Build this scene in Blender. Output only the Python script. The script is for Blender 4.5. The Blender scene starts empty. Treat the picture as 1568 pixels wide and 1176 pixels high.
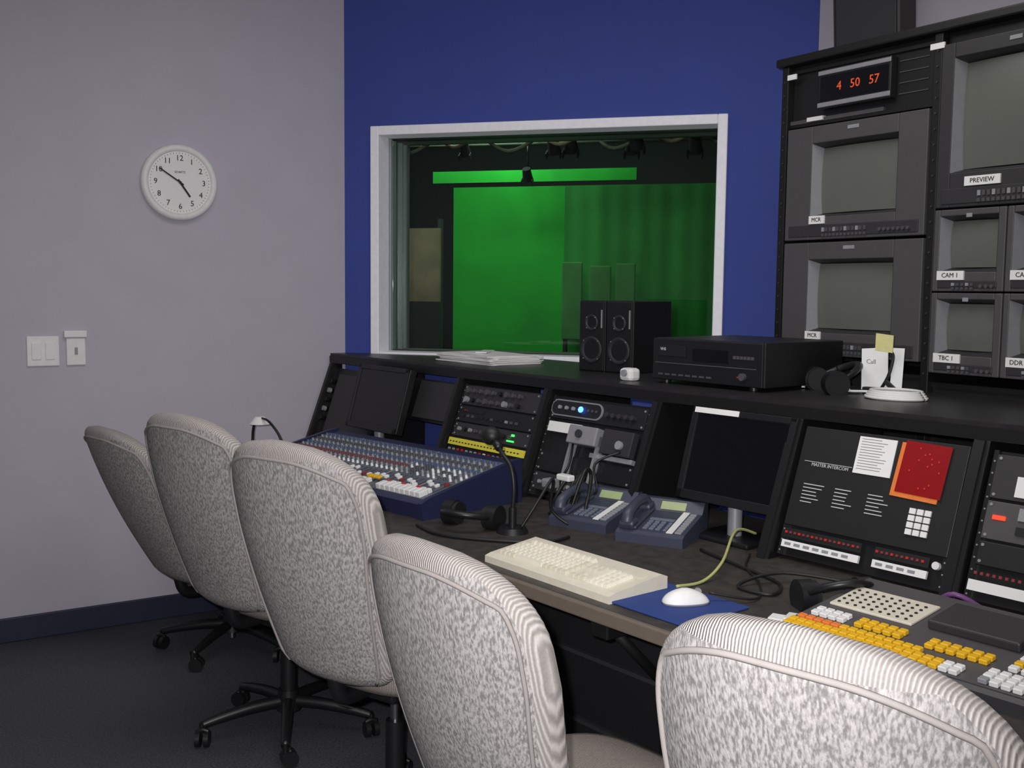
import bpy, math, random
from mathutils import Matrix, Vector, Euler
random.seed(7)
T=Matrix.Translation
def R(a,ax): return Matrix.Rotation(math.radians(a),4,ax)
sc=bpy.context.scene
try:
    sc.view_settings.view_transform='Standard'; sc.view_settings.look='None'
except Exception: pass

# ------------------------------------------------------------------ materials
def lin(c):
    r=[]
    for v in c:
        v=v/255.0
        r.append(v/12.92 if v<=0.04045 else ((v+0.055)/1.055)**2.4)
    return r
MATS={}
def mat(name,rgb,rough=0.6,metal=0.0,nscale=40.0,namt=0.02,bump=0.0,bscale=200.0,emit=0.0,stripe=0.0,speck=0.0,spec=0.5):
    if name in MATS: return MATS[name]
    m=bpy.data.materials.new(name); m.use_nodes=True
    nt=m.node_tree; bs=nt.nodes['Principled BSDF']
    c=lin(rgb)
    tc=nt.nodes.new('ShaderNodeTexCoord')
    nz=nt.nodes.new('ShaderNodeTexNoise'); nz.inputs['Scale'].default_value=nscale; nz.inputs['Detail'].default_value=4
    nt.links.new(tc.outputs['Object'],nz.inputs['Vector'])
    rp=nt.nodes.new('ShaderNodeValToRGB')
    lo=[max(0,x*(1-namt*2)) for x in c]; hi=[min(1,x*(1+namt*2)) for x in c]
    rp.color_ramp.elements[0].position=0.3; rp.color_ramp.elements[1].position=0.7
    rp.color_ramp.elements[0].color=(*lo,1); rp.color_ramp.elements[1].color=(*hi,1)
    nt.links.new(nz.outputs['Fac'],rp.inputs['Fac'])
    col=rp.outputs['Color']
    h=None
    if speck>0:
        n2=nt.nodes.new('ShaderNodeTexNoise'); n2.inputs['Scale'].default_value=230; n2.inputs['Detail'].default_value=3
        mp=nt.nodes.new('ShaderNodeMapping'); mp.inputs['Scale'].default_value=(1,1,0.38)
        mp.inputs['Rotation'].default_value=(0,0.6,0)
        nt.links.new(tc.outputs['Object'],mp.inputs['Vector']); nt.links.new(mp.outputs[0],n2.inputs['Vector'])
        r2=nt.nodes.new('ShaderNodeValToRGB'); r2.color_ramp.elements[0].position=0.38; r2.color_ramp.elements[1].position=0.60
        r2.color_ramp.elements[0].color=(1-speck,1-speck,1-speck,1); r2.color_ramp.elements[1].color=(1.0,1.0,1.0,1)
        nt.links.new(n2.outputs['Fac'],r2.inputs['Fac'])
        mx=nt.nodes.new('ShaderNodeMix'); mx.data_type='RGBA'; mx.blend_type='MULTIPLY'; mx.inputs[0].default_value=1
        nt.links.new(col,mx.inputs[6]); nt.links.new(r2.outputs['Color'],mx.inputs[7]); col=mx.outputs[2]
        h=n2.outputs['Fac']
    if stripe>0:
        wv=nt.nodes.new('ShaderNodeTexWave'); wv.inputs['Scale'].default_value=stripe; wv.bands_direction='X'
        wv.inputs['Distortion'].default_value=1.5; wv.inputs['Detail Scale'].default_value=0.3
        nt.links.new(tc.outputs['Object'],wv.inputs['Vector'])
        r3=nt.nodes.new('ShaderNodeValToRGB'); r3.color_ramp.elements[0].color=(.55,.54,.53,1); r3.color_ramp.elements[1].color=(1,1,1,1)
        nt.links.new(wv.outputs['Fac'],r3.inputs['Fac'])
        mx=nt.nodes.new('ShaderNodeMix'); mx.data_type='RGBA'; mx.blend_type='MULTIPLY'; mx.inputs[0].default_value=1
        nt.links.new(col,mx.inputs[6]); nt.links.new(r3.outputs['Color'],mx.inputs[7]); col=mx.outputs[2]
        h=wv.outputs['Fac']
    nt.links.new(col,bs.inputs['Base Color'])
    bs.inputs['Roughness'].default_value=rough; bs.inputs['Metallic'].default_value=metal
    bs.inputs['Specular IOR Level'].default_value=spec
    if bump>0:
        bp=nt.nodes.new('ShaderNodeBump'); bp.inputs['Strength'].default_value=bump; bp.inputs['Distance'].default_value=0.003
        if h is None:
            n3=nt.nodes.new('ShaderNodeTexNoise'); n3.inputs['Scale'].default_value=bscale; n3.inputs['Detail'].default_value=3
            nt.links.new(tc.outputs['Object'],n3.inputs['Vector']); h=n3.outputs['Fac']
        nt.links.new(h,bp.inputs['Height']); nt.links.new(bp.outputs[0],bs.inputs['Normal'])
    if emit>0:
        bs.inputs['Emission Color'].default_value=(*c,1); bs.inputs['Emission Strength'].default_value=emit
    MATS[name]=m
    return m
wallgrey=mat('wall_grey_paint',(180,175,186),0.85,nscale=5,namt=0.012,bump=0.3,bscale=110)
wallblue=mat('wall_blue_paint',(58,74,152),0.8,nscale=5,namt=0.015,bump=0.3,bscale=110)
floorm=mat('floor_carpet',(70,71,77),0.6,nscale=140,namt=0.20,bump=0.3,bscale=260,spec=0.35)
ceilm=mat('ceiling_tile',(200,198,195),0.9)
basem=mat('baseboard_navy',(28,32,54),0.5)
whitef=mat('window_frame_white',(246,246,252),0.45)
jambm=mat('jamb_teal',(120,150,150),0.4)
fab=mat('fabric_tweed',(166,162,160),0.95,nscale=300,namt=0.04,bump=0.5,speck=0.52,spec=0.1)
fabrib=mat('fabric_rib',(182,176,172),0.95,nscale=200,namt=0.04,bump=0.6,stripe=62,spec=0.1)
fabseat=mat('fabric_seat',(150,142,136),0.95,nscale=250,namt=0.08,bump=0.5,stripe=70,spec=0.1)
pipem=mat('piping',(146,140,136),0.9)
blackp=mat('black_plastic',(24,24,26),0.4)
blackm=mat('black_laminate',(20,19,20),0.45,bump=0.1,bscale=400)
topm=mat('worktop_laminate',(58,54,50),0.5,nscale=25,namt=0.15,bump=0.15,bscale=90)
shelfm=mat('shelf_laminate',(38,36,38),0.40,nscale=25,namt=0.10)
edgem=mat('worktop_edge',(104,94,84),0.5)
chrome=mat('steel',(170,170,172),0.3,1.0)
silver=mat('silver_grey',(150,150,154),0.4,0.3)
bezel=mat('bezel_grey',(74,72,74),0.5)
bezeld=mat('bezel_dark',(48,47,49),0.5)
recess=mat('recess_black',(26,26,28),0.5)
screen=mat('crt_glass',(98,101,94),0.3,nscale=2,namt=0.03)
lcdm=mat('lcd_glass',(14,15,20),0.22)
white=mat('white_plastic',(222,222,220),0.5)
paper=mat('paper',(228,228,226),0.8,nscale=30,namt=0.01)
ink=mat('ink',(30,30,30),0.7)
inkw=mat('ink_white',(190,190,190),0.7)
beige=mat('beige_plastic',(212,206,188),0.5)
beigek=mat('beige_key',(228,223,206),0.5)
blueplas=mat('mixer_blue',(34,38,70),0.45)
mixtop=mat('mixer_top',(88,94,104),0.5,nscale=60,namt=0.08)
red=mat('red_plastic',(195,36,30),0.5)
reddim=mat('red_knob',(130,50,50),0.5)
yellow=mat('yellow_plastic',(226,176,28),0.45)
ylabel=mat('yellow_tape',(222,212,70),0.6)
orange=mat('orange_card',(222,120,50),0.6)
redfilm=mat('red_film',(140,12,18),0.35)
phone=mat('phone_slate',(58,62,78),0.45)
phonek=mat('phone_key',(104,110,124),0.5)
lcdgreen=mat('lcd_green',(150,165,120),0.4)
bluepad=mat('mousepad_blue',(32,58,122),0.85)
ledred=mat('led_red',(255,50,25),0.5,emit=2.0)
ledblue=mat('led_blue',(60,110,255),0.4,emit=6)
ledgreen=mat('led_green',(60,220,90),0.4,emit=2)
greyk=mat('grey_knob',(140,142,146),0.5)
bluek=mat('blue_knob',(76,96,140),0.5)
skin_dark=mat('speaker_cone',(36,36,40),0.6)
cablek=mat('cable_black',(20,20,20),0.5)
cabley=mat('cable_yellow',(170,172,110),0.5)
cablew=mat('cable_white',(215,215,212),0.5)
cablep=mat('cable_purple',(110,66,120),0.5)
greenw=mat('chroma_green',(20,165,40),0.85,nscale=1.2,namt=0.12)
greend=mat('chroma_green_falloff',(36,128,46),0.85,nscale=1.2,namt=0.18)  # dimmer light on the green screen, put into the colour
greenp=mat('reflection_pale_green',(66,132,66),0.85,nscale=3,namt=0.15)  # pale reflection put into the colour
studio=mat('studio_black',(38,46,42),0.85)
studiog=mat('studio_grey',(92,100,84),0.8)
lampwarm=mat('studio_lamp_lens',(230,215,170),0.4,emit=0.2)
tan=mat('studio_flat_tan',(138,124,100),0.8,nscale=4,namt=.15)
bronze=mat('speaker_brown_grey',(62,58,58),0.6)
noteyel=mat('sticky_note',(222,216,150),0.7)
leddim=mat('led_dim',(215,80,40),0.5,emit=0.30)

def glassmat():
    m=bpy.data.materials.new('window_glass'); m.use_nodes=True; nt=m.node_tree
    nt.nodes.clear(); o=nt.nodes.new('ShaderNodeOutputMaterial')
    t=nt.nodes.new('ShaderNodeBsdfTransparent'); t.inputs[0].default_value=(.86,.94,.90,1)
    g=nt.nodes.new('ShaderNodeBsdfGlossy'); g.inputs['Roughness'].default_value=0.02
    f=nt.nodes.new('ShaderNodeFresnel'); f.inputs[0].default_value=1.6
    mx=nt.nodes.new('ShaderNodeMixShader')
    nt.links.new(f.outputs[0],mx.inputs[0]); nt.links.new(t.outputs[0],mx.inputs[1]); nt.links.new(g.outputs[0],mx.inputs[2])
    nt.links.new(mx.outputs[0],o.inputs[0]); return m
glass=glassmat()

# ------------------------------------------------------------------ mesh builder
import bmesh
class B:
    def __init__(s,name,M=None):
        s.name=name; s.M=M or Matrix(); s.v=[]; s.f=[]; s.mi=[]; s.sm=[]; s.mats=[]
    def idx(s,m):
        if m not in s.mats: s.mats.append(m)
        return s.mats.index(m)
    def add(s,vs,fs,m,smooth=False,L=None):
        o=len(s.v)
        for p in vs:
            p=Vector(p)
            if L is not None: p=L@p
            s.v.append(p[:])
        k=s.idx(m)
        for f in fs:
            s.f.append([o+i for i in f]); s.mi.append(k); s.sm.append(smooth)
    def box(s,x0,x1,y0,y1,z0,z1,m,bev=0.0,L=None,seg=2):
        if bev<=0:
            vs=[(x0,y0,z0),(x1,y0,z0),(x1,y1,z0),(x0,y1,z0),(x0,y0,z1),(x1,y0,z1),(x1,y1,z1),(x0,y1,z1)]
            fs=[(0,3,2,1),(4,5,6,7),(0,1,5,4),(1,2,6,5),(2,3,7,6),(3,0,4,7)]
            s.add(vs,fs,m,False,L); return
        bm=bmesh.new(); bmesh.ops.create_cube(bm,size=1)
        for v in bm.verts:
            v.co=Vector(((x0+x1)/2+v.co.x*(x1-x0),(y0+y1)/2+v.co.y*(y1-y0),(z0+z1)/2+v.co.z*(z1-z0)))
        bmesh.ops.bevel(bm,geom=bm.edges[:],offset=bev,segments=seg,affect='EDGES',profile=0.5)
        bm.verts.index_update()
        s.add([v.co.copy() for v in bm.verts],[[v.index for v in f.verts] for f in bm.faces],m,False,L); bm.free()
    def prism(s,pts,z0,z1,m,L=None,smooth=False):
        n=len(pts)
        ar=sum(pts[i][0]*pts[(i+1)%n][1]-pts[(i+1)%n][0]*pts[i][1] for i in range(n))
        if ar<0: pts=pts[::-1]
        vs=[(p[0],p[1],z0) for p in pts]+[(p[0],p[1],z1) for p in pts]
        s.add(vs,[tuple(range(n-1,-1,-1)),tuple(range(n,2*n))],m,False,L)
        s.add(vs,[(i,(i+1)%n,n+(i+1)%n,n+i) for i in range(n)],m,smooth,L)
    def sideprism(s,pts,x0,x1,m,L=None):
        K=Matrix(((0,0,1,0),(1,0,0,0),(0,1,0,0),(0,0,0,1)))
        s.prism(pts,x0,x1,m,(L@K) if L is not None else K)
    def cyl(s,c,r,h,m,ax='Z',n=16,r2=None,L=None,smooth=True):
        if r2 is None: r2=r
        base=T(Vector(c))
        if ax=='Y': base=base@R(-90,'X')
        if ax=='X': base=base@R(90,'Y')
        if L is not None: base=L@base
        vs=[];
        for i in range(n):
            a=2*math.pi*i/n; vs.append((r*math.cos(a),r*math.sin(a),0))
        for i in range(n):
            a=2*math.pi*i/n; vs.append((r2*math.cos(a),r2*math.sin(a),h))
        s.add(vs,[tuple(range(n-1,-1,-1)),tuple(range(n,2*n))],m,False,base)
        s.add(vs,[(i,(i+1)%n,n+(i+1)%n,n+i) for i in range(n)],m,smooth,base)
    def loft(s,rings,m,L=None,cap=True,mfun=None):
        n=len(rings[0]); vs=[p for r in rings for p in r]
        groups={}
        for i in range(len(rings)-1):
            for j in range(n):
                mm=mfun(i,j) if mfun else m
                groups.setdefault(mm.name,(mm,[]))[1].append((i*n+j,i*n+(j+1)%n,(i+1)*n+(j+1)%n,(i+1)*n+j))
        o=len(s.v)
        for p in vs:
            p=Vector(p)
            if L is not None: p=L@p
            s.v.append(p[:])
        for mm,fs in groups.values():
            k=s.idx(mm)
            for f in fs: s.f.append([o+i for i in f]); s.mi.append(k); s.sm.append(True)
        if cap:
            k=s.idx(m)
            s.f.append([o+i for i in range(n-1,-1,-1)]); s.mi.append(k); s.sm.append(True)
            b=o+(len(rings)-1)*n
            s.f.append([b+i for i in range(n)]); s.mi.append(k); s.sm.append(True)
    def sphere(s,c,rx,ry,rz,m,L=None,n=16,k=10):
        rings=[]
        for i in range(k+1):
            t=math.pi*(0.02+0.96*i/k)-math.pi/2
            rings.append([(c[0]+rx*math.cos(t)*math.cos(2*math.pi*j/n),c[1]+ry*math.cos(t)*math.sin(2*math.pi*j/n),c[2]+rz*math.sin(t)) for j in range(n)])
        s.loft(rings,m,L)
    def tube(s,pts,r,m,L=None,n=8,sub=6,closed=False):
        P=[Vector(p) for p in pts]
        if sub>1:
            Q=[]; N=len(P)
            for i in range(N if closed else N-1):
                p0=P[(i-1)%N] if (closed or i>0) else P[i]; p1=P[i]; p2=P[(i+1)%N]
                p3=P[(i+2)%N] if (closed or i+2<N) else p2
                for k in range(sub):
                    t=k/sub
                    Q.append(0.5*((2*p1)+(-p0+p2)*t+(2*p0-5*p1+4*p2-p3)*t*t+(-p0+3*p1-3*p2+p3)*t**3))
            if not closed: Q.append(P[-1])
            P=Q
        if closed: P.append(P[0].copy())
        rings=[]; up=Vector((0,0,1)); prev=None
        for i,p in enumerate(P):
            a=P[max(i-1,0)]; b=P[min(i+1,len(P)-1)]
            d=(b-a)
            if d.length<1e-9: d=Vector((1,0,0))
            d.normalize()
            if prev is None:
                x=d.cross(up)
                if x.length<1e-3: x=d.cross(Vector((1,0,0)))
            else:
                x=prev-d*prev.dot(d)
                if x.length<1e-6: x=d.cross(up)
            x.normalize(); prev=x; y=d.cross(x)
            rr=r(i/(len(P)-1)) if callable(r) else r
            rings.append([p+x*(rr*math.cos(2*math.pi*j/n))+y*(rr*math.sin(2*math.pi*j/n)) for j in range(n)])
        s.loft(rings,m,L)
    def text(s,txt,size,x,z,m,y=0.0,L=None,align='LEFT',ext=0.0006,rot=0):
        cu=bpy.data.curves.new('t','FONT'); cu.body=txt; cu.size=size; cu.align_x=align; cu.align_y='CENTER'; cu.extrude=ext; cu.resolution_u=2
        ob=bpy.data.objects.new('t',cu); bpy.context.collection.objects.link(ob)
        me=bpy.data.meshes.new_from_object(ob.evaluated_get(bpy.context.evaluated_depsgraph_get()))
        K=T((x,y,z))@R(rot,'Y')@R(90,'X')
        if L is not None: K=L@K
        s.add([v.co.copy() for v in me.vertices],[list(p.vertices) for p in me.polygons],m,False,K)
        bpy.data.objects.remove(ob); bpy.data.meshes.remove(me); bpy.data.curves.remove(cu)
    def done(s,bevel=0):
        me=bpy.data.meshes.new(s.name)
        me.from_pydata(s.v,[],s.f)
        for m in s.mats: me.materials.append(m)
        me.polygons.foreach_set('material_index',s.mi); me.polygons.foreach_set('use_smooth',s.sm)
        me.update()
        ob=bpy.data.objects.new(s.name,me); bpy.context.collection.objects.link(ob); ob.matrix_world=s.M
        return ob

# ------------------------------------------------------------------ frames
DM=T((-0.849,5.032,0))@R(-50.56,'Z')       # console: x along, -y toward the user
RM=T((1.445,3.19,0))@R(-57,'Z')            # monitor rack
WM=T((-0.82,5.12,0))@R(-16,'Z')            # window wall, +y into studio
LM=T((-2.142,4.279,0))@R(32.4,'Z')         # left wall
ZC=3.1
# ------------------------------------------------------------------ room shell
A=(-.82,5.12);Bp=(1.278,4.515);C=(5.18,-.69);G=(-.6,-3.2);Fp=(-4.5,2.784)
def wall(name,p,q,m,th=.12,z0=0,z1=ZC):
    d=Vector((q[0]-p[0],q[1]-p[1],0)); L=d.length; a=math.degrees(math.atan2(d.y,d.x))
    b=B(name,T((p[0],p[1],0))@R(a,'Z')); b.box(0,L,0,th,z0,z1,m); return b.done()
wall('wall_left',Fp,A,wallgrey)
wall('wall_right',Bp,C,wallgrey)
wall('wall_back',C,G,wallgrey)
wall('wall_rear_left',G,Fp,wallgrey)
x0,x1,z0,z1=0.190,1.775,1.20,2.228
W=B('wall_window',WM); LW=2.184
W.box(0,x0-.03,0,.12,0,ZC,wallblue); W.box(x1+.03,LW,0,.12,0,ZC,wallblue)
W.box(x0-.03,x1+.03,0,.12,0,z0-.03,wallblue); W.box(x0-.03,x1+.03,0,.12,z1+.03,ZC,wallblue); W.done()
fl=B('floor'); fl.prism([A,Bp,C,G,Fp],-.05,0,floorm); fl.done()
ce=B('ceiling'); ce.prism([A,Bp,C,G,Fp],ZC,ZC+.05,ceilm); ce.done()
bb=B('baseboard_left',T((Fp[0],Fp[1],0))@R(32.4,'Z')); bb.box(0,4.35,-.015,-.001,0,.105,basem,.004); bb.done()
bb=B('baseboard_window',WM); bb.box(0.02,2.15,-.015,-.001,0,.105,basem,.004); bb.done()
w=B('window_1',WM); fw=.043
w.box(x0-fw,x0,-.03,.1,z0-fw,z1+fw,whitef,.004); w.box(x1,x1+fw,-.03,.1,z0-fw,z1+fw,whitef,.004)
w.box(x0,x1,-.03,.1,z1,z1+fw,whitef,.004); w.box(x0,x1,-.03,.1,z0-fw,z0,whitef,.004)
for a,b2 in ((.1,.115),(.16,.175),(.24,.255),(.31,.34)):
    w.box(x0-.01,x0+.012,a,b2,z0,z1,silver); w.box(x1-.012,x1+.01,a,b2,z0,z1,silver)
w.box(x0,x1,.1,.34,z1-.002,z1+.02,recess); w.box(x0,x1,.1,.34,z0-.02,z0,recess)
w.box(x0-.02,x0-.008,.1,.34,z0,z1,jambm); w.box(x1+.008,x1+.02,.1,.34,z0,z1,jambm)
w.box(x0,x1,.145,.15,z0,z1,glass)
w.done()
# studio beyond
st=B('studio_room',WM)
st.box(-4,5,.36,6.2,-.05,0,studio); st.box(-4,5,.36,6.2,3.6,3.65,studio)
st.box(-4,-3.95,.36,6.2,0,3.6,studio); st.box(5,5.05,.36,6.2,0,3.6,studio); st.box(-4,5,6.15,6.2,0,3.6,studio)
st.box(-4,x0-.02,.35,.37,0,3.6,studio); st.box(x1+.02,5,.35,.37,0,3.6,studio); st.box(x0-.02,x1+.02,.35,.37,0,z0-.02,studio); st.box(x0-.02,x1+.02,.35,.37,z1+.02,3.6,studio)
st.done()
gs=B('green_screen',WM)
gs.box(-.84,3.2,4.0,4.04,0,2.385,greenw); gs.box(-1.05,.75,4.05,4.08,2.43,2.53,greenw)
gs.done()
sf=B('studio_flat',WM); sf.box(-1.6,-.86,3.7,3.74,1.40,2.02,tan); sf.box(-1.6,-.86,3.7,3.74,0,1.40,studio); sf.box(-1.6,-1.57,3.74,3.8,0,2.1,studio); sf.box(-.89,-.86,3.74,3.8,0,2.1,studio); sf.done()
lg=B('studio_lighting_grid',WM)
for i in range(6):
    lg.tube([(-3,1.4+i*.45,2.70),(4,1.4+i*.45,2.70)],.022,studiog,sub=1)
for i in range(8): lg.tube([(-1.8+i*.6,1.2,2.75),(-1.8+i*.6,3.9,2.75)],.016,studiog,sub=1)
for (x,y,zz,k) in ((-.10,3.72,2.44,.8),(1.0,2.5,2.52,1),(.45,2.9,2.56,1),(-.75,2.6,2.55,.9),(.8,3.5,2.62,1),(.2,3.4,2.62,1),(1.3,3.4,2.6,1),(-.5,3.3,2.6,.8)):
    L=T((x,y,zz))@R(35,'X')@Matrix.Scale(k*.85,4)
    lg.cyl((0,0,-.05),.065,.15,recess,L=L,r2=.05); lg.cyl((0,0,-.053),.05,.003,lampwarm if k==1 else recess,L=L)
    lg.box(-.07,-.06,-.08,.0,-.08,-.02,recess,0,L); lg.box(.06,.07,-.08,0,-.08,-.02,recess,0,L)
    lg.tube([(x,y,zz+.06),(x,y,2.72)],.008,recess,sub=1)
for k in range(9):
    lg.tube([(-1.4+.4*k,2.6+.2*(k%3),2.66),(-1.2+.4*k,2.8,2.56-.04*(k%2)),(-.9+.4*k,2.6+.2*(k%2),2.66)],.014,studiog if k%2 else tan)
lg.done()
dr=B('green_falloff_sheet',WM)  # added sheet: the green screen's light falloff to the right, as duller green
NN=120
rings=[[(.17+2.6*i/NN,3.93+.006*math.sin(i*.35)+.005*math.sin(i*.8),zz) for i in range(NN+1)] for zz in (0.0,2.375)]
vs=[p for r in rings for p in r]; n=NN+1
dr.add(vs,[(i,i+1,n+i+1,n+i) for i in range(NN)],greend,True)
dr.done()
dr=B('reflection_patch_panel',WM)  # added panels imitating pale reflection patches seen in the window
for (xa,xb,za,zb_) in ((.19,.36,1.1,1.74),(.42,.60,1.1,1.71),(.64,.80,1.1,1.73)): dr.box(xa,xb,3.78,3.80,za,zb_,greenp,.008)
dr.box(.19,.80,3.80,3.82,1.2,1.24,studio); dr.box(.20,.23,3.80,3.84,0,1.6,studio); dr.box(.76,.79,3.80,3.84,0,1.6,studio)
dr.done()

# clock
ck=B('wall_clock',LM@T((.773,0,1.96)))
rings=[]
prof=[(0.165,-.001),(0.167,-.02),(0.163,-.036),(0.152,-.042),(0.140,-.040),(0.134,-.026)]
for r,y in prof: rings.append([(r*math.cos(2*math.pi*j/64),y,-r*math.sin(2*math.pi*j/64)) for j in range(64)])
ck.loft(rings,white,cap=False)
ck.cyl((0,-.028,0),.136,.002,paper,'Y',64)
for h in range(1,13):
    a=math.radians(h*30); ck.text(str(h),.034,.105*math.sin(a),.105*math.cos(a),ink,y=-.030,align='CENTER')
for k in range(60):
    ck.box(-.0007,.0007,-.0302,-.0295,.124,.130,ink,L=R(k*6,'Y'))
ck.box(-.004,.004,-.033,-.031,-.015,.075,ink,L=R(145,'Y'))
ck.box(-.003,.003,-.035,-.033,-.018,.105,ink,L=R(303,'Y'))
ck.cyl((0,-.037,0),.006,.006,ink,'Y',12)
ck.text("QUARTZ",.012,0,.045,ink,y=-.030,align='CENTER')
ck.done()
s1=B('light_switch_plate',LM@T((.20,0,1.226)))
s1.box(-.063,.063,-.008,-.001,-.063,.063,white,.003); s1.box(-.045,-.008,-.014,-.008,-.035,.035,paper,.002); s1.box(.008,.045,-.014,-.008,-.035,.035,paper,.002)
s1.done()
s2=B('thermostat',LM@T((.329,0,1.23)))
s2.box(-.038,.038,-.010,-.001,-.066,.05,white,.003); s2.box(-.048,.044,-.022,-.001,.052,.082,white,.004); s2.box(-.006,.006,-.016,-.01,-.02,.01,greyk,.001)
s2.done()

# ------------------------------------------------------------------ console
PITCH=.54; S0=-.05; TH=19.4; ZT=.76; ZS=1.19
edges=[S0+PITCH*i for i in range(10)]
cs=B('equipment_console',DM)
cs.prism([(-.03,-.015),(4.8,-.015),(4.8,.60),(.74,.60),(-.02,.07)],ZS-.012,ZS,shelfm)
cs.prism([(-.03,-.02),(4.8,-.02),(4.8,.59),(.73,.59),(-.02,.06)],ZS-.045,ZS-.012,blackm)
cs.prism([(-.145,-.85),(4.8,-.85),(4.8,.25),(.40,.25),(-.03,.03)],ZT-.03,ZT,topm)
cs.box(-.14,4.8,-.868,-.85,ZT-.034,ZT+.001,edgem,.004)
def yb(s): return min(.42,max(.03,.05+.66*(s)))
for e in edges:
    if e<0: e=0.0
    hb=.021
    back=yb(e)-.03
    cs.sideprism([(-.165,ZT),(-.02,ZS-.045),(back,ZS-.045),(back,ZT)],e-hb,e+hb,blackm)
    cs.sideprism([(-.175,ZT),(-.160,ZT),(-.015,ZS-.045),(-.030,ZS-.045)],e-hb*.5,e+hb*.5,blackp)
for e in edges:
    e=max(e,-.08)
    cs.box(e-.02,e+.02,-.55,.0,0,ZT-.03,blackm)
    cs.box(e-.03,e+.03,-.80,-.5,ZT-.10,ZT-.03,blackm,.004); cs.tube([(e,-.78,ZT-.06),(e,-.52,.45)],.014,blackm,sub=1)
cs.box(-.08,4.8,-.50,-.48,.08,ZT-.03,recess)
for z in (.25,.45,.66): cs.box(-.08,4.8,-.515,-.50,z,z+.012,bezeld)
cs.box(-.08,4.8,-.54,-.5,0,.08,blackm)
cs.done()
def bayM(i): return DM@T((edges[i],-.135,ZT+.015))@R(-TH,'X')
BH=.37
def scr(b,x,z,L=None): b.cyl((x,-.006,z),.004,.004,silver,'Y',8,L=L)
def rackunit(b,x0,x1,z0,z1,m=bezeld,y=-.004,ears=True):
    b.box(x0,x1,y,.03,z0+.001,z1-.001,m,.0015)
    for x in (x0+.01,x1-.01):
        for z in (z0+.01,z1-.01): scr(b,x,z)
def pane(i,name,fill=blackp,z0=0,z1=BH):
    b=B(name,bayM(i)); b.box(.024,PITCH-.024,.012,.03,z0,z1,fill)
    for x in (.028,PITCH-.040):
        b.box(x,x+.012,.0,.02,z0,z1,blackp)
        z=z0+.012
        while z<z1-.01:
            b.cyl((x+.006,-.001,z),.0025,.002,silver,'Y',6); z+=.03
    return b
b=pane(0,'patch_panel')
for k in range(5): b.cyl((.08,-.012,.30-.045*k),.012,.015,greyk if k%2 else blackp,'Y',10)
b.box(.12,.50,-.002,.012,.04,.34,bezeld,.003); b.done()
b=pane(1,'blank_rack_panel',z0=.19); b.box(.26,.5,-.002,.012,.20,.36,bezeld,.002); b.done()
bb=B('blue_wall_standin',DM); bb.box(edges[1]+.03,edges[2]-.03,.16,.17,ZT+.002,ZT+.36,wallblue); bb.done()  # added panel standing in for the blue wall behind the open bay
# bay2: audio processors
b=pane(2,'audio_rack_unit')
rackunit(b,.04,.50,.285,.365,bezeld)
for r in range(2):
    for k in range(9):
        b.cyl((.075+.04*k,-.018,.305+.038*r),.009 if k%3 else .012,.016,random.choice([bezel,blackp,greyk,bezel]),'Y',10)
rackunit(b,.04,.50,.215,.280,recess)
for k in range(12): b.box(.07+.03*k,.085+.03*k,-.008,-.004,.235,.245,random.choice([bezel,greyk,blackp]))
b.box(.07,.20,-.007,-.004,.255,.268,recess); b.text("88 12",.010,.08,.261,reddim,y=-.009)
rackunit(b,.04,.50,.155,.212,bezeld)
for k in range(10): b.cyl((.08+.035*k,-.015,.185),.008,.012,random.choice([greyk,bezel,blackp]),'Y',8)
b.box(.40,.415,-.008,-.004,.19,.198,ledgreen); b.box(.38,.42,-.008,-.004,.168,.174,ledgreen)
b.box(.03,.50,-.008,0,.118,.146,ylabel); b.box(.03,.50,-.008,0,.060,.084,ylabel)
for k in range(16): b.cyl((.05+.028*k,-.012,.101),.005,.008,random.choice([red,white,greyk]),'Y',6)
for k in range(22):
    b.box(.04+.02*k,.05+.02*k,-.0095,-.008,.129,.133,ink); b.box(.04+.02*k,.048+.02*k,-.0095,-.008,.068,.076,ink)
b.done()
# bay3
b=pane(3,'effects_rack_unit')
rackunit(b,.04,.50,.285,.36,recess)
def stad(cx0,cz,hw,r,n=24):
    return [(cx0+(hw if math.cos(2*math.pi*(j+.5)/n)>0 else -hw)+r*math.cos(2*math.pi*(j+.5)/n),cz+r*math.sin(2*math.pi*(j+.5)/n)) for j in range(n)]
K=R(90,'X'); b.prism(stad(.17,.325,.10,.030),.004,.010,silver,K); b.prism(stad(.17,.325,.10,.025),.010,.012,recess,K)
for k in range(3): b.cyl((.09+.035*k,-.020,.325),.007,.010,greyk,'Y',10)
b.sphere((.20,-.018,.325),.011,.008,.011,ledblue)
for k in range(3): b.cyl((.235+.02*k,-.016,.325),.005,.006,bezel,'Y',8)
for k in range(5): b.cyl((.33+.03*k,-.02,.32),.009,.016,bezeld,'Y',8)
b.box(.05,.22,-.012,-.006,.235,.272,paper,.001)
b.box(.20,.34,-.05,0,.20,.265,silver,.004); b.cyl((.26,-.06,.235),.014,.012,bezeld,'Y',14)
b.box(.35,.49,-.03,0,.185,.27,bezeld,.003)
b.box(.30,.50,-.02,0,.165,.182,silver,.002)
b.cyl((.44,-.04,.22),.015,.02,greyk,'Y',12)
rackunit(b,.04,.50,.09,.16,blackp); rackunit(b,.04,.50,.02,.085,bezeld)
b.box(.20,.21,-.03,0,.03,.24,silver); b.box(.33,.34,-.03,0,.05,.24,silver)
for k in range(8): b.cyl((.08+.05*k,-.014,.05),.007,.01,greyk,'Y',8)
b.tube([(.22,-.03,.2),(.27,-.07,.12),(.24,-.06,.05),(.30,-.04,.02)],.004,cablek)
b.tube([(.45,-.03,.2),(.40,-.08,.14),(.43,-.07,.06),(.38,-.05,.02)],.004,cablek)
b.done()
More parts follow.
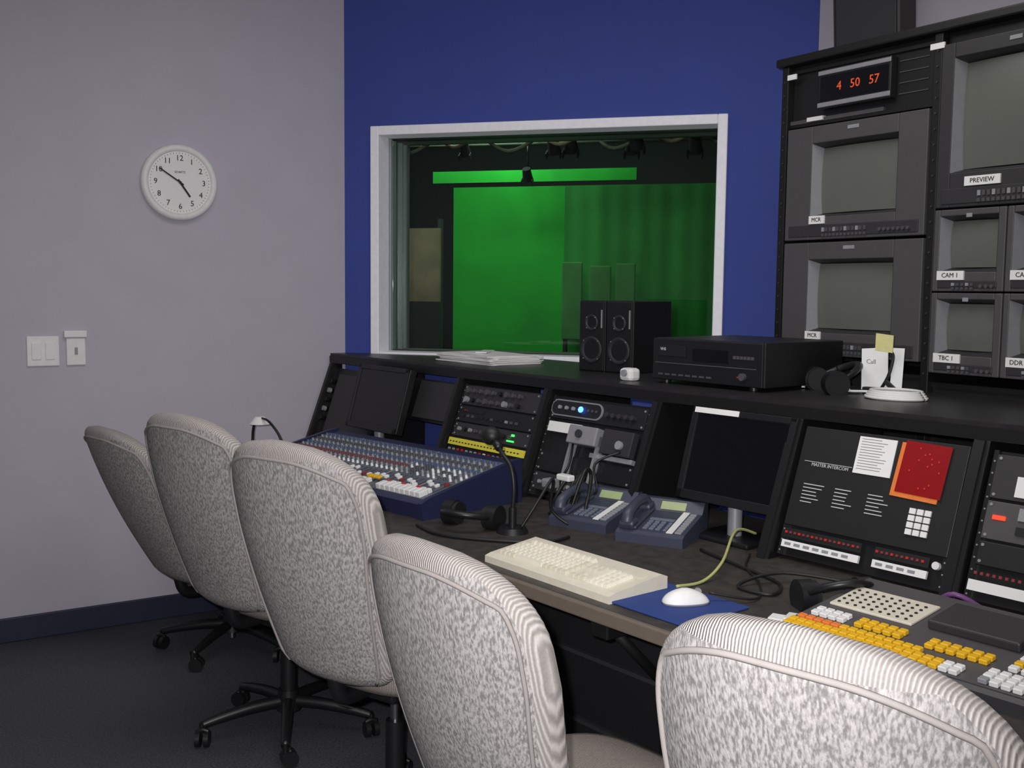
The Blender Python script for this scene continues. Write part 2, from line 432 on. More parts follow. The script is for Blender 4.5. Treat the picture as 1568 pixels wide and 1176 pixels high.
bb=B('blue_wall_standin',DM); bb.box(edges[4]+.02,edges[5]-.02,.28,.29,ZT+.002,ZT+.36,wallblue); bb.done()  # same stand-in for the blue wall, behind the LCD bay
# bay5 intercom
b=pane(5,'intercom_panel')
b.box(.03,.51,-.004,.012,.085,BH,recess,.002)
b.box(.205,.315,-.007,-.004,.258,.360,paper)
for k in range(12): b.box(.213,.213+random.uniform(.05,.09),-.0075,-.007,.353-.0075*k,.3542-.0075*k,bezel)
L=T((.400,0,.288))@R(2,'Y')
b.box(-.072,.058,-.008,-.004,-.076,.068,orange,0,L); b.box(-.060,.066,-.010,-.008,-.064,.074,redfilm,0,L)
for k in range(13):
    b.sphere((random.uniform(-.045,.052),-.011,random.uniform(-.05,.06)),.003,.001,.003,red,L,8,5)
b.box(.05,.20,-.006,-.004,.270,.2715,inkw)
b.text("MASTER INTERCOM",.013,.075,.263,inkw,y=-.006)
for cx in (.065,.165,.265):
    for k in range(6):
        b.box(cx,cx+random.uniform(.035,.065),-.006,-.004,.205-.010*k,.2075-.010*k,inkw)
for i in range(3):
    for j in range(4): b.box(.390+.021*i,.407+.021*i,-.010,-.004,.122+.018*j,.137+.018*j,paper,.001)
for (xa,xb,zz) in ((.04,.28,.062),(.32,.47,.062)):
    b.box(xa,xb,-.006,0,zz-.012,zz+.014,recess)
    for k in range(int((xb-xa)/.014)): b.box(xa+.004+.014*k,xa+.011+.014*k,-.009,-.006,zz-.001,zz+.005,reddim if k%3 else red)
    b.box(xa,xb,-.008,0,.022,.042,paper)
    for k in range(7): b.box(xa+.01+.03*k,xa+.03+.03*k,-.0085,-.008,.028,.036,greyk) if xa+.03+.03*k<xb else None
b.cyl((.49,-.012,.06),.010,.012,white,'Y',12)
b.done()
for i in (6,7):
    b=pane(i,'media_player_unit')
    rackunit(b,.04,.50,.25,.36,bezeld); b.box(.10,.18,-.008,-.004,.26,.31,paper); b.box(.2,.3,-.010,-.004,.27,.34,blackp)
    rackunit(b,.04,.50,.15,.245,bezel); b.box(.06,.09,-.008,-.004,.20,.21,ledred); b.box(.12,.40,-.009,-.004,.17,.19,recess); b.box(.12,.2,-.009,-.004,.205,.235,greyk)
    rackunit(b,.04,.50,.085,.145,recess)
    for k in range(30): b.box(.045+.015*k,.052+.015*k,-.009,-.004,.062,.069,reddim)
    b.box(.035,.50,-.008,0,.022,.048,paper)
    b.done()
def lcd(name,M,w,h,label=False,stand=True,tilt=8,dz=.1):
    b=B(name,M)
    L=R(-tilt,'X')
    b.box(-w/2,w/2,-.02,.02,0,h,blackp,.006,L)
    f=.022
    b.box(-w/2+f,w/2-f,-.0215,-.02,f+.008,h-f,lcdm,0,L)
    for (a,c,d,e) in ((-w/2,w/2,0,f+.006),(-w/2,w/2,h-f+.002,h),): b.box(a,c,-.026,-.019,d,e,blackp,.002,L)
    for (a,c) in ((-w/2,-w/2+f),(w/2-f,w/2)): b.box(a,c,-.026,-.019,0,h,blackp,.002,L)
    b.box(-w*.3,w*.3,.02,.05,h*.2,h*.8,blackp,.01,L)
    if label: b.box(-w/2+.01,-w/2+.18,-.028,-.020,h-.018,h-.001,paper,0,L)
    if stand:
        b.cyl((0,.03,-dz+.015),.022,dz+.05,silver,n=16); b.box(-.11,.11,-.05,.12,-dz,-dz+.015,blackp,.006)
    return b.done()
lcd('lcd_monitor',DM@T((2.465,-.085,.862)),.385,.288,label=True,tilt=16,dz=.102)
lcd('lcd_monitor',DM@T((.56,-.14,.885)),.40,.285,tilt=16,dz=.125)

# ------------------------------------------------------------------ mixer
mx=B('audio_mixing_console',DM@T((1.13,-.49,ZT))@R(6,'Z'))
Wd,Dp=1.06,.44
mx.sideprism([(-Dp/2,.0),(-Dp/2-.01,.050),(-Dp/2+.015,.062),(Dp/2-.04,.140),(Dp/2,.145),(Dp/2,.0)],-Wd/2,Wd/2,blueplas)
for x in (-Wd/2-.018,Wd/2):
    mx.sideprism([(-Dp/2-.01,0),(-Dp/2-.018,.056),(-Dp/2+.015,.070),(Dp/2-.04,.150),(Dp/2+.005,.155),(Dp/2+.005,0)],x,x+.018,blueplas)
D2=.385
ang=math.degrees(math.atan2(.078,D2))
TL=T((0,-Dp/2+.015,.0625))@R(ang,'X')
mx.box(-Wd/2+.004,Wd/2-.004,0,D2,-.004,.001,mixtop,0,TL)
nch=36
for c in range(nch):
    x=-Wd/2+.03+c*(Wd-.06)/(nch-1)
    mx.box(x+.0135,x+.0145,.0,D2,.001,.0015,inkw if c%8==7 else bezel,0,TL)
    for r in range(9):
        y=.165+r*.024
        colm=[white,greyk,reddim,greyk,bluek,greyk,bezel,greyk,bluek][r]
        if c>24 and r<4: colm=random.choice([white,greyk,bezel])
        mx.cyl((x,y,.001),.0060,.010,colm,n=6,r2=.0045,L=TL)
    mx.box(x-.001,x+.001,.055,.145,.001,.002,recess,0,TL)
    fy=.065+.05*random.random() if c>10 else .07
    mx.box(x-.006,x+.006,fy,fy+.018,.001,.011,white if c%7 else reddim,.002,TL)
    if c<25: mx.box(x-.0105,x+.0105,.006,.046,.001,.016,red if 17<c<20 else white,.002,TL)
for k in range(9): mx.box(.27+.026*k,.292+.026*k,.002,.040,.001,.020,white,.002,TL)
for k in range(9): mx.box(.27+.026*k,.290+.026*k,.044,.060,.001,.016,white if k%3 else red,.002,TL)
for k in range(3): mx.box(.16+.024*k,.18+.024*k,.05,.07,.012,.020,yellow,.002,TL)
mx.done()

# ------------------------------------------------------------------ keyboard
kb=B('computer_keyboard',DM@T((2.46,-.715,ZT))@R(-1,'Z'))
kw,kd=.49,.20
kb.sideprism([(-kd/2,0),(-kd/2,.018),(-kd/2+.02,.024),(kd/2-.02,.044),(kd/2,.036),(kd/2,0)],-kw/2,kw/2,beige)
ka=math.degrees(math.atan2(.020,kd-.04)); KL=T((0,-kd/2+.02,.0242))@R(ka,'X')
def key(x,y,w=.0160,d=.0160,m=beigek):
    kb.add([(x-w/2,y-d/2,0),(x+w/2,y-d/2,0),(x+w/2,y+d/2,0),(x-w/2,y+d/2,0),(x-w/2+.0025,y-d/2+.0025,.009),(x+w/2-.0025,y-d/2+.0025,.009),(x+w/2-.0025,y+d/2-.001,.009),(x-w/2+.0025,y+d/2-.001,.009)],[(4,5,6,7),(0,1,5,4),(1,2,6,5),(2,3,7,6),(3,0,4,7)],m,False,KL)
for r in range(5):
    yy=.014+.019*r
    for c in range(15):
        x=-kw/2+.028+.019*c
        if r==0 and 3<c<10:
            continue
        key(x,yy,m=beige if (c in(0,14) or r==0) else beigek)
    for c in range(3):
        if r in (3,4) or r==0 or (r==1 and c==1): key(-kw/2+.028+.019*15.6+.019*c,yy,m=beige)
    for c in range(4): key(-kw/2+.028+.019*19+.019*c,yy,m=beigek)
key(-kw/2+.028+.019*6.5,.014,w=.11)
for c in range(12): key(-kw/2+.028+.019*(c*1.15+1),.118,m=beigek)
kb.box(.14,.225,.108,.128,0,.002,beige,0,KL)
kb.done()
b=B('mouse_pad',DM@T((2.80,-.69,ZT))@R(0,'Z')); b.box(-.13,.13,-.12,.11,.001,.006,bluepad,.002); b.done()
b=B('computer_mouse',DM@T((2.82,-.680,ZT+.006))@R(-28,'Z'))
rings=[]
for i in range(9):
    t=i/8; k=math.cos(t*math.pi/2)**.55 if i<8 else .15
    rings.append([(.033*k*math.copysign(abs(math.cos(a))**.8,math.cos(a)),.058*k*math.copysign(abs(math.sin(a))**.9,math.sin(a))-.004*t,.001+.036*t) for a in [2*math.pi*j/28 for j in range(28)]])
b.loft(rings,white,mfun=lambda i,j: white if i>0 else silver); b.cyl((-.004,.03,.028),.008,.008,greyk,'X',12); b.done()
def deskphone(M):
    b=B('desk_telephone',M)
    b.sideprism([(-.115,0),(-.115,.028),(-.10,.036),(.06,.068),(.085,.100),(.115,.100),(.115,0)],-.105,.105,phone)
    a=math.degrees(math.atan2(.032,.16)); L=T((0,-.10,.0362))@R(a,'X')
    b.box(-.102,-.045,.0,.165,.0,.010,phone,.004,L)
    hs=[(-.074,.005,.02),(-.074,.02,.042),(-.074,.08,.050),(-.074,.14,.042),(-.074,.16,.02)]
    b.tube(hs,lambda t:.014+.006*abs(2*t-1),phone,L,n=10)
    b.box(-.098,-.05,-.008,.04,.006,.026,phone,.008,L); b.box(-.098,-.05,.13,.178,.006,.026,phone,.008,L)
    for i in range(3):
        for j in range(4): b.box(-.030+.020*i,-.016+.020*i,.012+.017*j,.024+.017*j,0,.005,phonek,.001,L)
    b.box(.048,.068,.0,.160,.001,.004,white,.0005,L)
    for j in range(9): b.box(.073,.093,.004+.017*j,.015+.017*j,0,.005,greyk,.001,L)
    for j in range(4): b.box(.034,.044,.012+.017*j,.022+.017*j,0,.005,phonek,.001,L)
    L2=T((0,.062,.070))@R(50,'X'); b.box(-.03,.05,.002,.03,0,.003,lcdgreen,.0005,L2)
    b.box(-.035,.043,.085,.10,0,.003,phonek,.001,L); b.done()
deskphone(DM@T((2.055,-.235,ZT))@R(14,'Z'))
deskphone(DM@T((2.31,-.205,ZT))@R(22,'Z'))
def headset(name,M,r=.085,ang=78,lift=.03):
    b=B(name,M)
    L=T((0,0,lift))@R(ang,'X')
    arc=[(r*math.cos(a),0,r*math.sin(a)*1.1) for a in [math.radians(d) for d in range(-10,191,12)]]
    b.tube(arc,.009,blackp,L,sub=2); b.tube([(x*.93,y,z*.93) for x,y,z in arc[3:-3]],.011,recess,L,sub=2)
    for sx in (-1,1):
        b.cyl((sx*r-(.018),0,-.025),.040,.036,blackp,'X',22,L=L); b.cyl((sx*(r-.022)-.008,0,-.025),.036,.016,recess,'X',22,L=L)
    b.done()
headset('headphones',DM@T((1.86,-.60,ZT+.012))@R(20,'Z'),.08)
headset('headphones',DM@T((2.52,.34,ZS+.012))@R(-35,'Z'),.085,ang=-62,lift=.034)
headset('headphones',DM@T((3.06,-.42,ZT+.012))@R(60,'Z'),.075,ang=60)
b=B('gooseneck_microphone',DM@T((1.99,-.53,ZT)))
b.cyl((0,0,0),.05,.018,blackp,n=24,r2=.042); b.cyl((0,0,.018),.012,.06,blackp)
b.tube([(0,0,.07),(.005,0,.14),(-.01,0,.20),(-.05,0,.235),(-.08,.01,.25)],.007,cablek)
b.tube([(-.08,.01,.25),(-.12,.02,.27)],.013,blackp,sub=1); b.sphere((-.14,.022,.282),.036,.030,.030,recess)
b.tube([(.04,0,.02),(.06,.05,.10),(.05,.12,.16),(.02,.14,.06),(.06,.18,.01)],.005,cablek)
b.done()
b=B('boom_headset',DM@T((1.90,-.30,ZT)))
for k in range(4):
    b.tube([(.03*k,0,.01),(.05+.02*k,.05,.10+.02*k),(.0+.03*k,.10,.14),(.05*k,.02,.05),(.1,-.05+.03*k,.006)],.006,cablek)
b.box(-.02,.03,-.02,.02,.10,.13,silver,.006); b.box(.03,.09,0,.03,.13,.15,white,.005); b.cyl((.05,.05,.04),.035,.03,recess,'X',16)
b.done()
# switcher
sw=B('video_switcher',DM@T((3.46,-.53,ZT)))
sw.sideprism([(-.19,0),(-.19,.025),(-.18,.032),(.17,.075),(.19,.07),(.19,0)],-.36,.62,bezeld)
sa=math.degrees(math.atan2(.043,.35)); SL=T((0,-.18,.0322))@R(sa,'X')
sw.box(-.355,.615,.002,.35,0,.002,bezel,0,SL)
def btn(x,y,m,w=.017,d=.016,h=.012): sw.box(x-w/2,x+w/2,y-d/2,y+d/2,.002,h,m,.0015,SL,1)
for r in range(2):
    for k in range(19): btn(-.340+.0205*k,.016+.020*r,yellow if k<17 else white)
for k in range(14): btn(-.335+.0205*k,.060,orange if k<5 else yellow)
for r in range(2):
    for k in range(5): btn(-.22+.022*k,.095+.021*r,yellow)
    for k in range(6): btn(-.06+.022*k,.090+.021*r,yellow)
    for k in range(4): btn(-.325+.021*k,.095+.021*r,white)
for r in range(3):
    for k in range(24): btn(.085+.0215*k,.016+.0205*r,white if (k+r)%7 else greyk)
for r in range(3):
    for k in range(20): btn(.105+.024*k,.092+.024*r,white if r!=1 else (yellow if k%6==0 else greyk))
for r in range(5):
    for k in range(11): btn(.30+.026*k,.185+.028*r,random.choice([white,white,greyk,yellow]))
sw.box(-.335,-.14,.16,.28,.002,.008,beige,.002,SL)
for i in range(9):
    for j in range(5): sw.cyl((-.32+.02*i,.175+.02*j,.008),.004,.002,ink,n=6,L=SL)
sw.box(-.11,.08,.17,.29,.002,.022,bezeld,.004,SL); sw.box(.10,.28,.24,.33,.002,.02,blackp,.005,SL); sw.box(.13,.16,.17,.235,.002,.03,bezel,.006,SL); sw.box(.115,.175,.195,.21,.03,.04,greyk,.004,SL)
sw.done()
b=B('folded_note',DM@T((3.06,-.58,ZT))@R(20,'Z')); b.box(-.06,.06,-.02,.02,.0015,.008,paper,.001); b.box(-.02,.04,-.04,.01,.0085,.02,white,.002); b.done()
def cable(name,pts,r,m):
    b=B(name,DM); b.tube(pts,r,m); b.done()
z=ZT+.006
cable('power_cable',[(2.72,-.60,z+.004),(2.72,-.50,z),(2.70,-.40,z+.03),(2.60,-.22,z+.07),(2.58,-.10,z+.04)],.004,cabley)
cable('audio_cable',[(2.50,-.25,z),(2.66,-.30,z),(2.85,-.36,z),(2.90,-.46,z),(2.80,-.46,z),(2.84,-.33,z+.02),(3.00,-.20,z)],.0045,cablek)
cable('audio_cable',[(3.03,-.20,z),(3.10,-.28,z+.04),(3.18,-.24,z),(3.26,-.26,z+.05),(3.33,-.20,z)],.006,cablep)
cable('audio_cable',[(3.08,-.17,z),(3.16,-.30,z+.02),(3.28,-.28,z+.04),(3.38,-.31,z)],.006,cablek)
cable('mouse_cable',[(2.84,-.62,z+.02),(2.90,-.52,z),(2.82,-.40,z),(2.70,-.30,z),(2.62,-.18,z)],.003,cablek)
cable('audio_cable',[(1.75,-.72,z),(1.9,-.74,z),(2.05,-.66,z),(2.16,-.55,z),(2.16,-.45,z)],.005,cablek)
b=B('desk_lamp',DM@T((.36,-.60,ZT)))
b.cyl((0,0,0),.05,.015,white,n=20); b.tube([(0,0,.01),(-.02,0,.1),(.0,0,.17),(.06,0,.20)],.006,cablek); b.cyl((.05,0,.175),.045,.03,white,n=20,r2=.02)
b.tube([(.06,0,.20),(.14,0,.19),(.2,.02,.12),(.22,.02,.01)],.005,cablek)
b.done()

# ------------------------------------------------------------------ on shelf
b=B('paper_stack',DM@T((.86,.26,ZS)))
for k in range(9):
    L=T((random.uniform(-.01,.01),random.uniform(-.01,.01),.001+.004*k))@R(random.uniform(-6,6),'Z')
    b.box(-.20,.20,-.13,.13,0,.0035,paper,0,L)
b.box(-.08,.18,-.09,.10,.037,.039,paper,0,R(18,'Z')@R(2,'Y')); b.box(-.05,.0,-.05,.12,.040,.046,white,.002,R(40,'Z'))
b.done()
def spk(M):
    b=B('bookshelf_speaker',M); w,d,h=.128,.25,.275
    b.box(-w/2,w/2,0,d,0,h,blackm,.004)
    b.box(-w/2+.004,w/2-.004,-.006,0,.004,h-.004,blackp,.003)
    for (zc,r) in ((.085,.046),(.19,.026)):
        rings=[]
        for rr,y in ((r+.006,-.006),(r+.006,-.010),(r,-.012),(r*.8,-.006),(r*.35,.004),(r*.3,-.002),(r*.05,-.005)):
            rings.append([(rr*math.cos(2*math.pi*j/28),y,zc-rr*math.sin(2*math.pi*j/28)) for j in range(28)])
        b.loft(rings,skin_dark,cap=False)
        for k in range(4):
            a=math.radians(45+90*k); b.cyl(((r+.003)*math.cos(a),-.012,zc+(r+.003)*math.sin(a)),.0025,.002,silver,'Y',6)
    b.box(.046,.052,-.008,-.005,.17,.24,silver); b.done()
spk(DM@T((1.485,.28,ZS))@R(8,'Z')); spk(DM@T((1.617,.298,ZS))@R(8,'Z'))
b=B('video_cassette_recorder',DM@T((1.955,.13,ZS)))
VW,VH=.465,.155
b.box(0,VW,0,.42,.012,VH,blackm,.004)
for (x,y) in ((.03,.03),(.4,.03),(.03,.33),(.4,.33)): b.cyl((x,y,0),.014,.013,blackp)
b.box(.002,VW-.002,-.012,0,.014,VH-.002,blackp,.003)
b.box(.03,.15,-.016,-.012,.095,.132,recess,.001); b.box(.18,.33,-.016,-.012,.085,.125,lcdm,.001); b.box(.015,.44,-.014,-.011,.070,.073,bezel)
for k in range(6): b.box(.35+.014*k,.36+.014*k,-.016,-.012,.10,.11,bezel)
b.cyl((.39,-.024,.045),.012,.012,bezel,'Y',14); b.box(.365,.375,-.015,-.012,.04,.045,reddim)
for k in range(8): b.box(.03+.03*k,.05+.03*k,-.015,-.012,.03,.036,bezel)
b.text("VHS",.014,.04,.118,inkw,y=-.017)
b.done()
b=B('webcam',DM@T((1.87,.09,ZS))); b.box(-.03,.03,-.02,.03,0,.045,white,.012); b.cyl((0,-.03,.028),.012,.012,greyk,'Y',12); b.done()
b=B('sticky_note_stand',DM@T((2.64,.42,ZS))@R(8,'Z'))
b.box(-.05,.05,-.02,.03,0,.02,recess,.003)
b.box(-.06,.025,.0,.003,.015,.145,paper,0,R(-8,'X')@R(-5,'Y')); b.box(.035,.072,-.01,-.008,.0,.145,paper,0,R(-5,'X')); b.box(-.02,.035,-.006,-.003,.14,.195,noteyel,0,R(12,'X')@R(6,'Y'))
b.tube([(0,.0,.01),(.03,-.01,.06),(.04,-.005,.12),(.02,0,.14)],.005,cablek)
b.box(-.01,.06,-.022,-.012,.04,.055,recess,.002,R(40,'Y')); b.text("Call",.020,-.04,.10,greyk,y=-.018)
b.done()
b=B('coiled_cable',DM@T((2.76,.31,ZS)))
for k in range(4):
    rr=.075-.004*k; b.tube([(rr*math.cos(a)*1.2,rr*math.sin(a),.006+.006*k) for a in [2*math.pi*j/16 for j in range(16)]],.0045,cablew,closed=True,sub=2)
b.tube([(-.07,0,.01),(-.12,.05,.01),(-.17,.02,.01),(-.2,.06,.01),(-.3,.10,.008),(-.36,.04,.008)],.004,cablew)
b.done()

# ------------------------------------------------------------------ monitor rack
r=B('monitor_rack',RM)
XL,XR,ZR=-.83,.82,2.312
for x in (XL,-.205,.315,XR-.03):
    r.box(x,x+.03,-.03,.36,0,ZR,blackm,.003)
r.box(XL,XR,.36,.38,0,ZR,blackm)
r.box(XL-.02,XR+.02,-.045,.40,ZR,ZR+.03,blackm,.006)
for zz in (1.235,2.10,2.29): r.box(XL+.03,-.205,-.01,.36,zz-.006,zz+.006,blackm)
for zz in (1.215,): r.box(-.175,XR-.03,-.01,.36,zz-.008,zz+.008,blackm)
r.box(XL+.03,-.205,0,.02,.2,1.23,recess); r.box(-.175,XR-.03,0,.02,.2,1.21,recess)
r.box(XL+.03,-.205,.0,.02,2.10,2.312,blackp,.002)
r.box(-.175,.30,0,.02,2.275,2.312,blackp,.002)
for x in (XL+.015,-.19,.33):
    for k in range(22): r.cyl((x,-.033,1.25+.048*k),.004,.004,bezeld,'Y',6)
r.box(-.80,-.76,-.036,-.03,2.262,2.28,paper); r.box(-.215,-.165,-.036,-.03,2.262,2.28,paper)
r.box(-.80,-.40,-.012,-.0,2.105,2.118,bezel); r.box(-.72,-.65,-.018,-.0,2.108,2.122,white)
for k in range(4): r.box(-.35,-.24,-.003,0,2.15+.035*k,2.153+.035*k,bezel)
r.done()
b=B('digital_clock',RM@T((-.66,-.002,2.140)))
b.box(0,.30,-.03,0,0,.135,recess,.004); b.box(0,.30,-.034,-.03,.115,.130,silver,.002); b.box(0,.30,-.034,-.03,.006,.022,silver,.002)
b.box(.01,.29,-.032,-.03,.027,.110,lcdm); b.text("4   50   57",.042,.17,.068,leddim,y=-.034,align='CENTER')
b.done()
def crt(M,w,h,sx0,sx1,sz0,sz1,label=None,ctrl=.05,m=bezel,lx=None):
    b=B('broadcast_monitor',M)
    b.box(0,sx0,-.035,.02,0,h,m,.003); b.box(sx1,w,-.035,.02,0,h,m,.003)
    b.box(sx0,sx1,-.035,.02,sz1,h,m,.003); b.box(sx0,sx1,-.035,.02,0,sz0,m,.003)
    i=.014; y0=-.034; y1=.016
    P=[(sx0,y0,sz0),(sx1,y0,sz0),(sx1,y0,sz1),(sx0,y0,sz1),(sx0+i,y1,sz0+i),(sx1-i,y1,sz0+i),(sx1-i,y1,sz1-i),(sx0+i,y1,sz1-i)]
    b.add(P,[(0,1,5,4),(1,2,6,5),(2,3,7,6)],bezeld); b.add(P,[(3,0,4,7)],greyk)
    N=10; vs=[]
    for a in range(N+1):
        for c in range(N+1):
            u=a/N*2-1; v=c/N*2-1
            vs.append((sx0+i+(sx1-sx0-2*i)*(u+1)/2,-.006+.018*(u*u*.6+v*v*.4),sz0+i+(sz1-sz0-2*i)*(v+1)/2))
    b.add(vs,[(a*(N+1)+c,(a+1)*(N+1)+c,(a+1)*(N+1)+c+1,a*(N+1)+c+1) for a in range(N) for c in range(N)],screen,True)
    b.box(.02,w-.02,.02,.30,.02,h-.02,recess,.01)
    b.box(.02,w-.02,-.038,-.035,.010,ctrl*.72,bezeld,.002)
    n=int(w/.045)
    for k in range(n): b.box(w*.30+.016*k,w*.30+.010+.016*k,-.042,-.038,ctrl*.38,ctrl*.58,bezel if k%3 else greyk)
    for k in range(n): b.box(w*.30+.016*k,w*.30+.010+.016*k,-.042,-.038,ctrl*.15,ctrl*.28,bezel)
    for k in range(n//2+1): b.cyl((w*.72+.018*k,-.046,ctrl*.36),.006,.01,bezel,'Y',8)
    b.box(w*.46,w*.54,-.037,-.035,h-.026,h-.014,greyk)
    if label:
        ll=.030+.0125*len(label); x=lx if lx is not None else sx0
        b.box(x,x+ll,-.041,-.035,ctrl*.78,ctrl*.78+.028,paper); b.text(label,.020,x+ll/2,ctrl*.78+.014,ink,y=-.0415,align='CENTER')
    b.done()
for (z0_,h_) in ((1.69,.395),(1.285,.395)):
    crt(RM@T((-.79,0,z0_)),.58,h_,.115,.47,.08,.335,'MCR',.07,lx=.115)
crt(RM@T((-.172,0,1.77)),.485,.50,.045,.45,.105,.455,'PREVIEW',.08,m=bezeld,lx=.10)
for (xx,lb1,lb2) in ((-.172,'CAM 1','TBC 1'),(.072,'CAM 2','DDR')):
    crt(RM@T((xx,0,1.512)),.24,.252,.02,.215,.060,.232,lb1,.045,lx=.02)
    crt(RM@T((xx,0,1.255)),.24,.252,.02,.215,.060,.232,lb2,.045,lx=.02)
crt(RM@T((.345,0,1.77)),.44,.50,.045,.40,.105,.455,'PROGRAM',.08,m=bezeld,lx=.10)
crt(RM@T((.345,0,1.255)),.44,.50,.045,.40,.105,.455,'AIR',.08,lx=.10)
b=B('wall_speaker',T((1.35,4.10,2.42))@R(-38,'Z')@R(8,'X'))
b.box(-.13,.13,-.02,.17,0,.46,bronze,.012); b.box(-.118,.118,-.028,-.02,.012,.448,skin_dark,.006); b.box(-.03,.03,.17,.30,.15,.25,blackp,.004)
b.done()

# ------------------------------------------------------------------ chairs
def chair(hx,hy,a,dz=0.0,rec=.19,baserot=0):
    b=B('office_chair',T((hx,hy,0))@R(-a,'Z'))
    zb,H=.50+dz,.64
    NR=30; M=40
    def prof(t):
        w=.178+.062*min(1,max(0,t/.62))**.8
        th=.042+.010*math.sin(math.pi*min(1,t*1.1))
        kk=1
        if t>.72:
            q=(t-.72)/.28; kk=max(0.0,1-q**2.3)**(1/2.3)
        if t<.10:
            q=(.10-t)/.10; kk=min(kk,max(.0,1-q**2.6)**(1/2.6)*.45+.55)
        c=-.235-rec*t-.015*math.sin(math.pi*t)
        if t>.9: th*=max(.15,(1-((t-.9)/.1)**2)**.5*1.0)
        if t<.05: th*=.5+.5*t/.05
        return max(w*kk,.02),th,c
    def pt(t,ph):
        w,th,c=prof(t); cs_,sn=math.cos(ph),math.sin(ph)
        x=w*math.copysign(abs(cs_)**.55,cs_); y=th*math.copysign(abs(sn)**.6,sn)
        return Vector((x,c+y+.06*(x/.24)**2,zb+H*t))
    ts=[.5-.5*math.cos(math.pi*i/NR) for i in range(NR+1)]
    ts=[t*.5+.5*(i/NR) for i,t in enumerate(ts)]
    rings=[[pt(t,2*math.pi*j/M) for j in range(M)] for t in ts]
    def mf(i,j):
        ph=2*math.pi*(j+.5)/M; t=(ts[i]+ts[i+1])/2
        return fab if (math.sin(ph)<-.5 and t<.93) else fabrib
    b.loft(rings,fabrib,mfun=mf)
    pl=[]
    for k in range(20):
        t=.03+.83*k/19; pl.append(pt(t,math.radians(213)))
    tops=[pt(.86+.075*math.sin(math.pi*k/12),math.radians(213+114*k/12)) for k in range(1,12)]
    prr=[]
    for k in range(20):
        t=.03+.83*(19-k)/19; prr.append(pt(t,math.radians(327)))
    b.tube([p+Vector((0,-.002,0)) for p in pl+tops+prr],.0045,pipem,sub=2,n=6)
    zs=.455+dz
    rings=[]
    for (f,zz) in ((.70,0),(.93,.008),(1.0,.03),(1.0,.06),(.95,.085),(.80,.098),(.45,.104),(.1,.105)):
        rings.append([(.245*f*math.copysign(abs(math.cos(q))**.6,math.cos(q)),.03+.235*f*math.copysign(abs(math.sin(q))**.65,math.sin(q)),zs+zz) for q in [2*math.pi*j/40 for j in range(40)]])
    b.loft(rings,fabseat)
    b.tube([(.246*math.copysign(abs(math.cos(q))**.6,math.cos(q)),.03+.236*math.copysign(abs(math.sin(q))**.65,math.sin(q)),zs+.066) for q in [2*math.pi*j/40 for j in range(40)]],.004,pipem,closed=True,sub=1,n=6)
    b.box(-.10,.10,-.12,.14,zs-.045,zs+.002,blackp,.01)
    b.tube([(0,-.08,zs-.02),(0,-.20,zs-.015),(0,-.235,zs+.05),(0,-.25,zs+.16)],.022,blackp,n=10)
    b.tube([(.08,.05,zs-.02),(.20,.07,zs-.025),(.27,.07,zs-.03)],.006,blackp); b.cyl((.25,.07,zs-.03),.013,.05,blackp,'X',10)
    b.cyl((0,0,.10),.028,zs-.045-.10-.10,blackp,n=18,r2=.026); b.cyl((0,0,zs-.25),.014,.21,chrome,n=16)
    b.cyl((0,0,.075),.042,.07,blackp,n=20,r2=.034)
    for k in range(5):
        L=R(baserot+72*k,'Z')
        b.tube([(.02,0,.105),(.12,0,.10),(.22,0,.085),(.29,0,.07)],lambda t:.021-.007*t,blackp,L,n=10)
        b.cyl((.29,0,.045),.009,.03,blackp,n=8,L=L)
        LL=L@T((.285,0,.0))@R(35+40*k,'Z')
        for sx in (-.022,.006): b.cyl((sx,-.012,.027),.0265,.016,blackp,'X',18,L=LL)
        b.tube([(-.02,-.012,.052),(0,-.012,.058),(.02,-.012,.052)],.008,blackp,LL)
    return b.done()
chair(-1.16,4.26,44,dz=-.16,rec=.31,baserot=10)
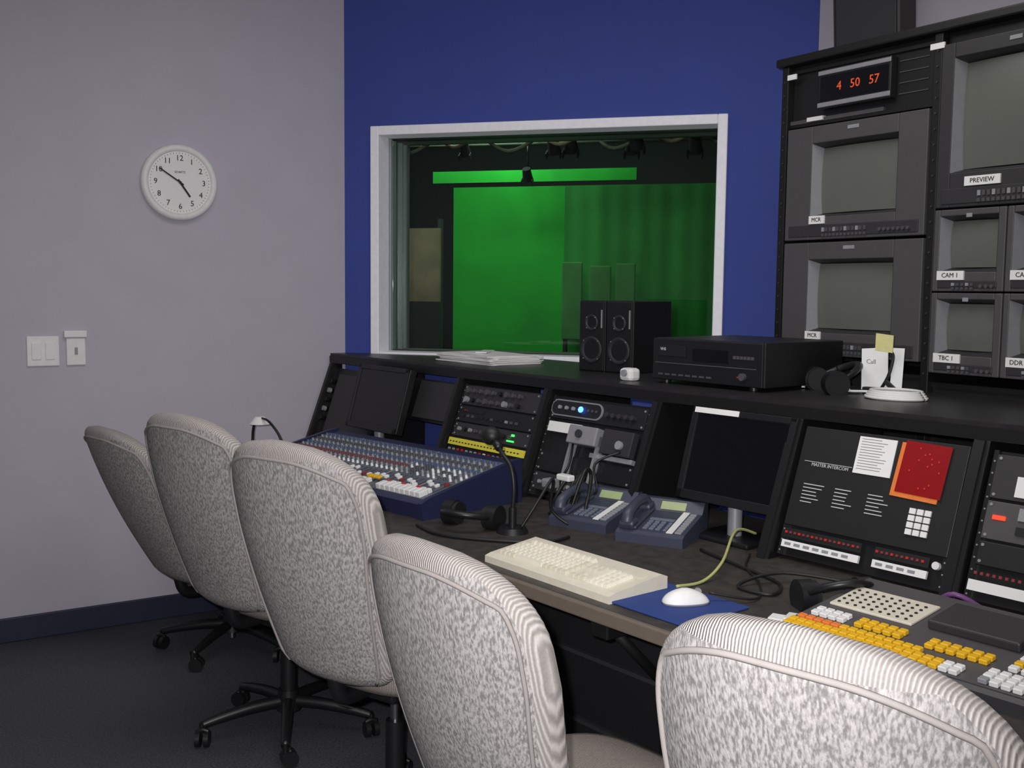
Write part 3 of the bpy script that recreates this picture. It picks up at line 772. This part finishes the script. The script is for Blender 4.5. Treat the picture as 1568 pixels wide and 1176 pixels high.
chair(-.75,3.45,38,dz=-.015,baserot=30)
chair(-.315,2.81,35,baserot=55)
chair(.155,2.12,49,dz=-.085,baserot=20)
chair(.61,1.47,42,dz=-.015,baserot=40)

# ------------------------------------------------------------------ lights
def area(name,loc,rot,sx,sy,power,color=(1,1,1)):
    l=bpy.data.lights.new(name,'AREA'); l.shape='RECTANGLE'; l.size=sx; l.size_y=sy; l.energy=power; l.color=color
    o=bpy.data.objects.new(name,l); o.location=loc; o.rotation_euler=rot; bpy.context.collection.objects.link(o); return o
area('ceiling_light',(0.0,2.5,ZC-.05),(0,0,0),2.4,1.6,33,(1,.97,.95))
area('ceiling_light',(1.2,-.6,ZC-.05),(0,0,0),2.0,1.4,18,(1,.97,.95))
fl_=bpy.data.lights.new('camera_flash','SPOT'); fl_.energy=265; fl_.shadow_soft_size=.015; fl_.color=(1,.98,1); fl_.spot_size=math.radians(92); fl_.spot_blend=1.0
fo=bpy.data.objects.new('camera_flash',fl_); fo.location=(-.05,.02,1.545); fo.rotation_euler=(math.radians(84),0,math.radians(3)); bpy.context.collection.objects.link(fo)
a=area('studio_light',WM@Vector((-.45,3.25,3.2)),(0,0,0),.8,.3,25,(.9,1,.9))
d=(WM@Vector((-.45,4.0,2.2)))-a.location; a.rotation_euler=d.to_track_quat('-Z','Y').to_euler()
a=area('studio_fill_light',WM@Vector((.2,1.2,3.3)),(0,0,0),1.0,.5,24,(1,.95,.85))
wd=bpy.data.worlds.new('World'); sc.world=wd; wd.use_nodes=True; wd.node_tree.nodes['Background'].inputs[0].default_value=(.05,.05,.055,1); wd.node_tree.nodes['Background'].inputs[1].default_value=.3

# ------------------------------------------------------------------ camera
cam=bpy.data.cameras.new('Camera'); co=bpy.data.objects.new('Camera',cam); bpy.context.collection.objects.link(co)
cam.sensor_width=36; cam.lens=36*1600/1568; cam.clip_start=.02
p=math.atan(143/1600)
co.matrix_world=T((0,0,1.5))@Matrix.Rotation(math.radians(90)-p,4,'X')@Matrix.Rotation(.0105,4,'Z')
sc.camera=co
